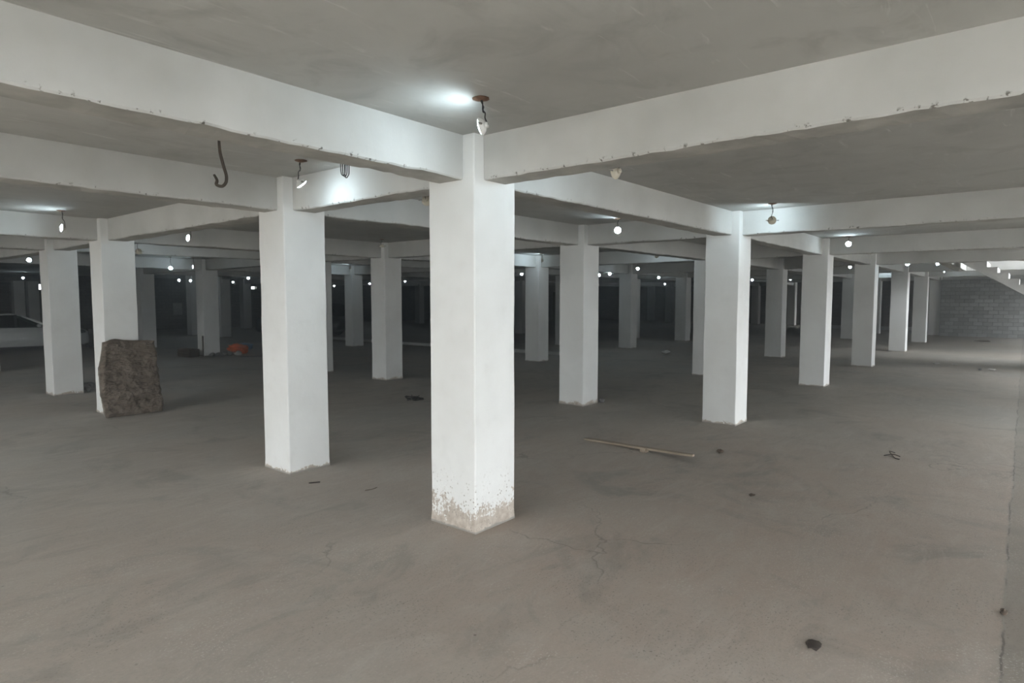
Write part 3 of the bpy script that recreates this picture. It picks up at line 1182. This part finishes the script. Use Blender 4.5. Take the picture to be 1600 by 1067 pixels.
    for wx in (f - .88, -f + .88):
        for s in (-1, 1):
            bm = bmesh.new()
            prof = [(wr * .6, -.09), (wr * .95, -.09), (wr, -.06), (wr, .06), (wr * .95, .09), (wr * .6, .09)]
            rings = [[(r_ * math.cos(2 * math.pi * k / 20), z, r_ * math.sin(2 * math.pi * k / 20)) for k in range(20)] for r_, z in prof]
            loft(bm, rings)
            wl = link('wheel', bm, M['tyre'], root, (wx, s * (hw - .085), wr))
            bm = bmesh.new()
            ring = [[(r_ * math.cos(2 * math.pi * k / 20), s * z, r_ * math.sin(2 * math.pi * k / 20)) for k in range(20)] for r_, z in ((wr * .62, .085), (wr * .60, .098), (wr * .2, .085), (wr * .1, .105))]
            loft(bm, ring)
            link('hubcap', bm, M['rim'], wl)
            # wheel arch lip
            bm = bmesh.new()
            ar = []
            for k in range(13):
                a = R(-8) + R(196) * k / 12
                c, s_ = math.cos(a), math.sin(a)
                ar.append([((wr + .05) * c, -.012, (wr + .05) * s_), ((wr + .05) * c, .012, (wr + .05) * s_), ((wr - .05) * c, .012, (wr - .05) * s_), ((wr - .05) * c, -.012, (wr - .05) * s_)])
            loft(bm, ar)
            link('wheel_arch', bm, M['trim'], root, (wx, s * (hw - .004), wr + .02))
    bm = bmesh.new()
    box(bm, (f - .10, -hw * .4, .36), (f - .015, hw * .4, .48))
    bevel_all(bm, .02)
    link('grille', bm, M['trim'], root)
    return root


car('parked_car', (2.55, 25.75, 0), R(-1.0), 4.45, 1.74, 1.46, .94, .93, M['car_white'], False, 'white saloon car parked behind a column at the left')
car('parked_car', (15.25, 26.7, 0), R(117.5), 4.9, 1.9, 1.80, 1.08, 1.08, M['car_black'], True, 'black car parked in the dark behind the second largest column')

# ------------------------------------------------------------------ things along the far walls
bm = bmesh.new()
box(bm, (0, 0, 0), (.58, .02, .78))
bevel_all(bm, .006)
o = link('wall_panel', bm, M['white_board'], loc=(14.2, Y1 - .022, .92))
tag(o, 'small white panel fixed to the dark block wall', 'panel')
for x0 in (5.62, 6.28):
    bm = bmesh.new()
    box(bm, (x0, Y1 - .56, 0), (x0 + .50, Y1 - .005, ZS))
    bevel_all(bm, .015)
    o = link('column', bm, M['column'])
    o['wear'] = .05
    tag(o, 'left of two pale columns standing behind the white car' if x0 < 6 else 'right of two pale columns standing behind the white car', 'column', 'white square columns of the hall', 'thing')
sh = empty('roller_shutter', (4.3, Y1 - .12, 0))
tag(sh, 'brown slatted shutter in the far left wall behind the white car', 'shutter')
for k in range(18):
    bm = bmesh.new()
    box(bm, (0, 0, 0), (1.25, .06, .145))
    bevel_all(bm, .02)
    link('slat', bm, M['shutter'], sh, (0, .03, .02 + k * .152))
bm = bmesh.new()
box(bm, (-.05, 0, 2.76), (1.30, .12, 2.9))
link('shutter_box', bm, M['trim'], sh)

bm = bmesh.new()
box(bm, (-.02, -.14, 0), (.02, .16, 2.33))
bevel_all(bm, .004)
o = link('board', bm, M['brown_board'], loc=(22.6, 15.17, 0))
o.rotation_euler = (0, 0, R(12))
tag(o, 'tall narrow brown board standing upright left of the stone-foot column', 'board')

# concrete blocks stacked beside the nose of the white car
for k in range(4):
    bm = bmesh.new()
    box(bm, (-.22, -.2, 0), (.22, .2, .19))
    for v in bm.verts:
        v.co += Vector((random.uniform(-.01, .01), random.uniform(-.01, .01), 0))
    bevel_all(bm, .01)
    o = link('concrete_block', bm, M['grey_stone'], loc=(5.24 + .02 * (k % 2), 26.4, .19 * k))
    tag(o, ['lowest', 'second lowest', 'third from below', 'topmost'][k] + ' grey block in the stack beside the white car nose', 'block', 'stack of grey blocks')

# rubbish at the foot of the dim column
bm = bmesh.new()
lump(bm, (0, 0, 0), .24, (1.5, 1, .62), 11, .7, 3, 2.6)
o = link('plastic_bag', bm, M['orange'], loc=(7.42, 18.55, 0))
tag(o, 'crumpled orange plastic bag at the foot of the dim column', 'bag')
bm = bmesh.new()
lump(bm, (0, 0, 0), .22, (1.7, 1, .55), 17, .7, 3, 2.4)
o = link('plastic_bag', bm, M['blue'], loc=(8.0, 19.25, 0))
tag(o, 'crumpled blue and white plastic bag behind the orange one', 'bag')
bm = bmesh.new()
lump(bm, (0, 0, 0), .10, (1.3, 1, .8), 23, .6, 2, 2.4)
o = link('paper_scrap', bm, M['paper'], loc=(7.08, 17.84, 0))
tag(o, 'crumpled white paper between the orange bag and the dim column', 'paper')
bm = bmesh.new()
for k in range(26):
    a = random.random()
    lump(bm, (6.32 + .55 * a + random.uniform(-.1, .1), 18.22 - .22 * a + random.uniform(-.13, .13), 0), random.uniform(.05, .10), (1, 1, .8), k, .5, 1, 1.8)
o = link('rubble', bm, M['grey_stone'])
tag(o, 'low heap of grey rubble at the foot of the dim column', 'rubble', None, 'stuff')
cr = empty('wooden_crate', (5.62, 18.75, 0), R(8))
tag(cr, 'brown wooden crate beside the dim column with the rubbish', 'crate')
for s in (0, 1):
    for k in range(3):
        bm = bmesh.new()
        box(bm, (-.02, -.34, .02 + k * .085), (0, .34, .095 + k * .085))
        bevel_all(bm, .003)
        link('slat', bm, M['brown_board'], cr, (.36 * s, 0, 0))
for s in (0, 1):
    bm = bmesh.new()
    box(bm, (0, -.34 + .66 * s, 0), (.34, -.32 + .66 * s, .27))
    link('end_panel', bm, M['brown_board'], cr)
bm = bmesh.new()
box(bm, (0, -.34, .0), (.34, .34, .02))
link('bottom', bm, M['brown_board'], cr)
bm = bmesh.new()
box(bm, (-.035, -.012, 0), (.035, .012, .72))
bevel_all(bm, .003)
o = link('wooden_batten', bm, M['brown_board'], loc=(6.12, 18.40, 0))
o.rotation_euler = (R(0), R(0), R(40))
tag(o, 'reddish brown batten standing against the dim column', 'batten')
bm = bmesh.new()
tube(bm, smooth_path([(6.9, 17.35, .008), (7.3, 17.0, .008), (8.0, 16.55, .008), (8.9, 15.7, .008)], 6), .008, 5)
o = link('floor_cable', bm, M['cable'])
tag(o, 'thin dark cable lying on the floor in front of the orange bag', 'cable')

# tangle of wire and grit behind the nearest column
bm = bmesh.new()
for k in range(7):
    pts = []
    a0 = random.uniform(0, 6)
    for q in range(6):
        pts.append((random.uniform(-.13, .17) + .02 * q, random.uniform(-.3, .3), random.choice((.006, .006, .02, .035))))
    tube(bm, smooth_path(pts, 3), .006, 4)
for v in bm.verts:
    v.co.z = max(v.co.z, 0)
o = link('wire_tangle', bm, M['cable'], loc=(4.52, 5.92, 0))
o.rotation_euler = (0, 0, R(-30))
tag(o, 'flat tangle of dark wire on the floor left of the nearest column', 'wire')


# small litter on the floor
def stick(name, pts, r, label, cat, m='twig'):
    bm = bmesh.new()
    for p in pts:
        tube(bm, smooth_path(p, 3), r, 5)
    lo = min(v.co.z for v in bm.verts)
    for v in bm.verts:
        v.co.z -= lo
    tag(link(name, bm, M[m]), label, cat)


c = Vector((5.32, -2.3, .012))
stick('twig', [[c + rgt * -.10 + fwd * .02, c + Vector((0, 0, .02)), c + rgt * .07 - fwd * .04], [c, c + rgt * .03 + fwd * .12 + Vector((0, 0, .03)), c + rgt * .12 + fwd * .15],
               [c, c - rgt * .04 - fwd * .12, c - rgt * .02 - fwd * .17]], .007, 'dark branched twig on the bare floor at right', 'twig')
c = Vector((0, 2.38, .008))
stick('stick', [[c - rgt * .05 - fwd * .02, c + rgt * .06 + fwd * .02]], .007, 'short dark stick in front of the second largest column', 'stick')
c = Vector((.25, 1.72, .005))
stick('stick', [[c - rgt * .05 - fwd * .05, c + rgt * .02, c + rgt * .05 + fwd * .06]], .004, 'thin pale-brown stick between the two largest columns', 'stick', 'leaf')
LIT = [('stone', (6.50, 2.70), .055, (1, 1, .8), 'grey_stone', 'small stone at the grey foot of the column', 'stone'),
       ('paper_scrap', (17.28, 6.53), .13, (1.2, 1, .5), 'paper', 'pale crumpled scrap on the dark floor before the bright lamp column', 'paper'),
       ('paper_scrap', (19.13, -1.48), .09, (1.2, 1, .25), 'paper', 'left one of two pale scraps in the dark floor band', 'paper'),
       ('paper_scrap', (19.26, -1.95), .08, (1.2, 1, .25), 'paper', 'right one of two pale scraps in the dark floor band', 'paper'),
       ('paper_scrap', (18.1, -2.88), .09, (1.2, 1, .3), 'paper', 'pale scrap on the lit floor under the staircase', 'paper'),
       ('stone', (17.9, -2.62), .045, (1.2, 1, .6), 'grey_stone', 'grey stone beside the pale scrap under the staircase', 'stone'),
       ('stone', (4.11, -.53), .035, (1.4, 1, .7), 'leaf', 'small dark stone left of the branched twig', 'stone'),
       ('mortar_lump', (-.01, -2.66), .050, (1.2, .8, .14), 'twig', 'flat dark gritty lump on the floor near the lower edge', 'lump'),
       ('stone', (1.16, -3.50), .025, (1.6, .8, .5), 'leaf', 'dark chip at the right edge of the floor', 'stone'),
       ('dry_leaf', (2.57, -1.45), .034, (1.3, .9, .2), 'leaf', 'dry brown leaf between dark stone and plank', 'leaf'),
       ('stone', (.77, 12.0), .12, (1.0, .8, .8), 'grey_stone', 'dark stone at the foot of the column before the white car', 'stone'),
       ('cardboard_piece', (32.53, -2.05), .30, (1.6, 1, .12), 'leaf', 'flat dark piece lying before the grey block wall', 'cardboard')]
for k, (nm, (x, y), r_, sq, m, lab, cat) in enumerate(LIT):
    bm = bmesh.new()
    lump(bm, (0, 0, 0), r_, sq, k + 30, .6, 2, 2.0)
    tag(link(nm, bm, M[m], loc=(x, y, 0)), lab, cat)

# thin dust haze filling the hall
cu = bpy.data.curves.new('haze', 'CURVE')
cu.dimensions = '2D'
cu.fill_mode = 'BOTH'
cu.extrude = (ZC - .004) / 2
sp_ = cu.splines.new('POLY')
sp_.points.add(3)
for q_, (a, b) in zip(sp_.points, ((X0 + .1, Y0 + .02), (X1 + 7.8, Y0 + .02), (X1 + 7.8, Y1 - .02), (X0 + .1, Y1 - .02))):
    q_.co = (a, b, 0, 1)
sp_.use_cyclic_u = True
hz = bpy.data.objects.new('haze', cu)
hz.location = (0, 0, ZC / 2)
COL.objects.link(hz)
m = bpy.data.materials.new('dust_haze')
m.use_nodes = True
nt = m.node_tree
nt.nodes.remove(nt.nodes['Principled BSDF'])
vs_ = nt.nodes.new('ShaderNodeVolumeScatter')
vs_.inputs['Density'].default_value = .0135
vs_.inputs['Anisotropy'].default_value = .35
nt.links.new(vs_.outputs[0], nt.nodes['Material Output'].inputs['Volume'])
hz.data.materials.append(m)
hz['kind'] = 'stuff'
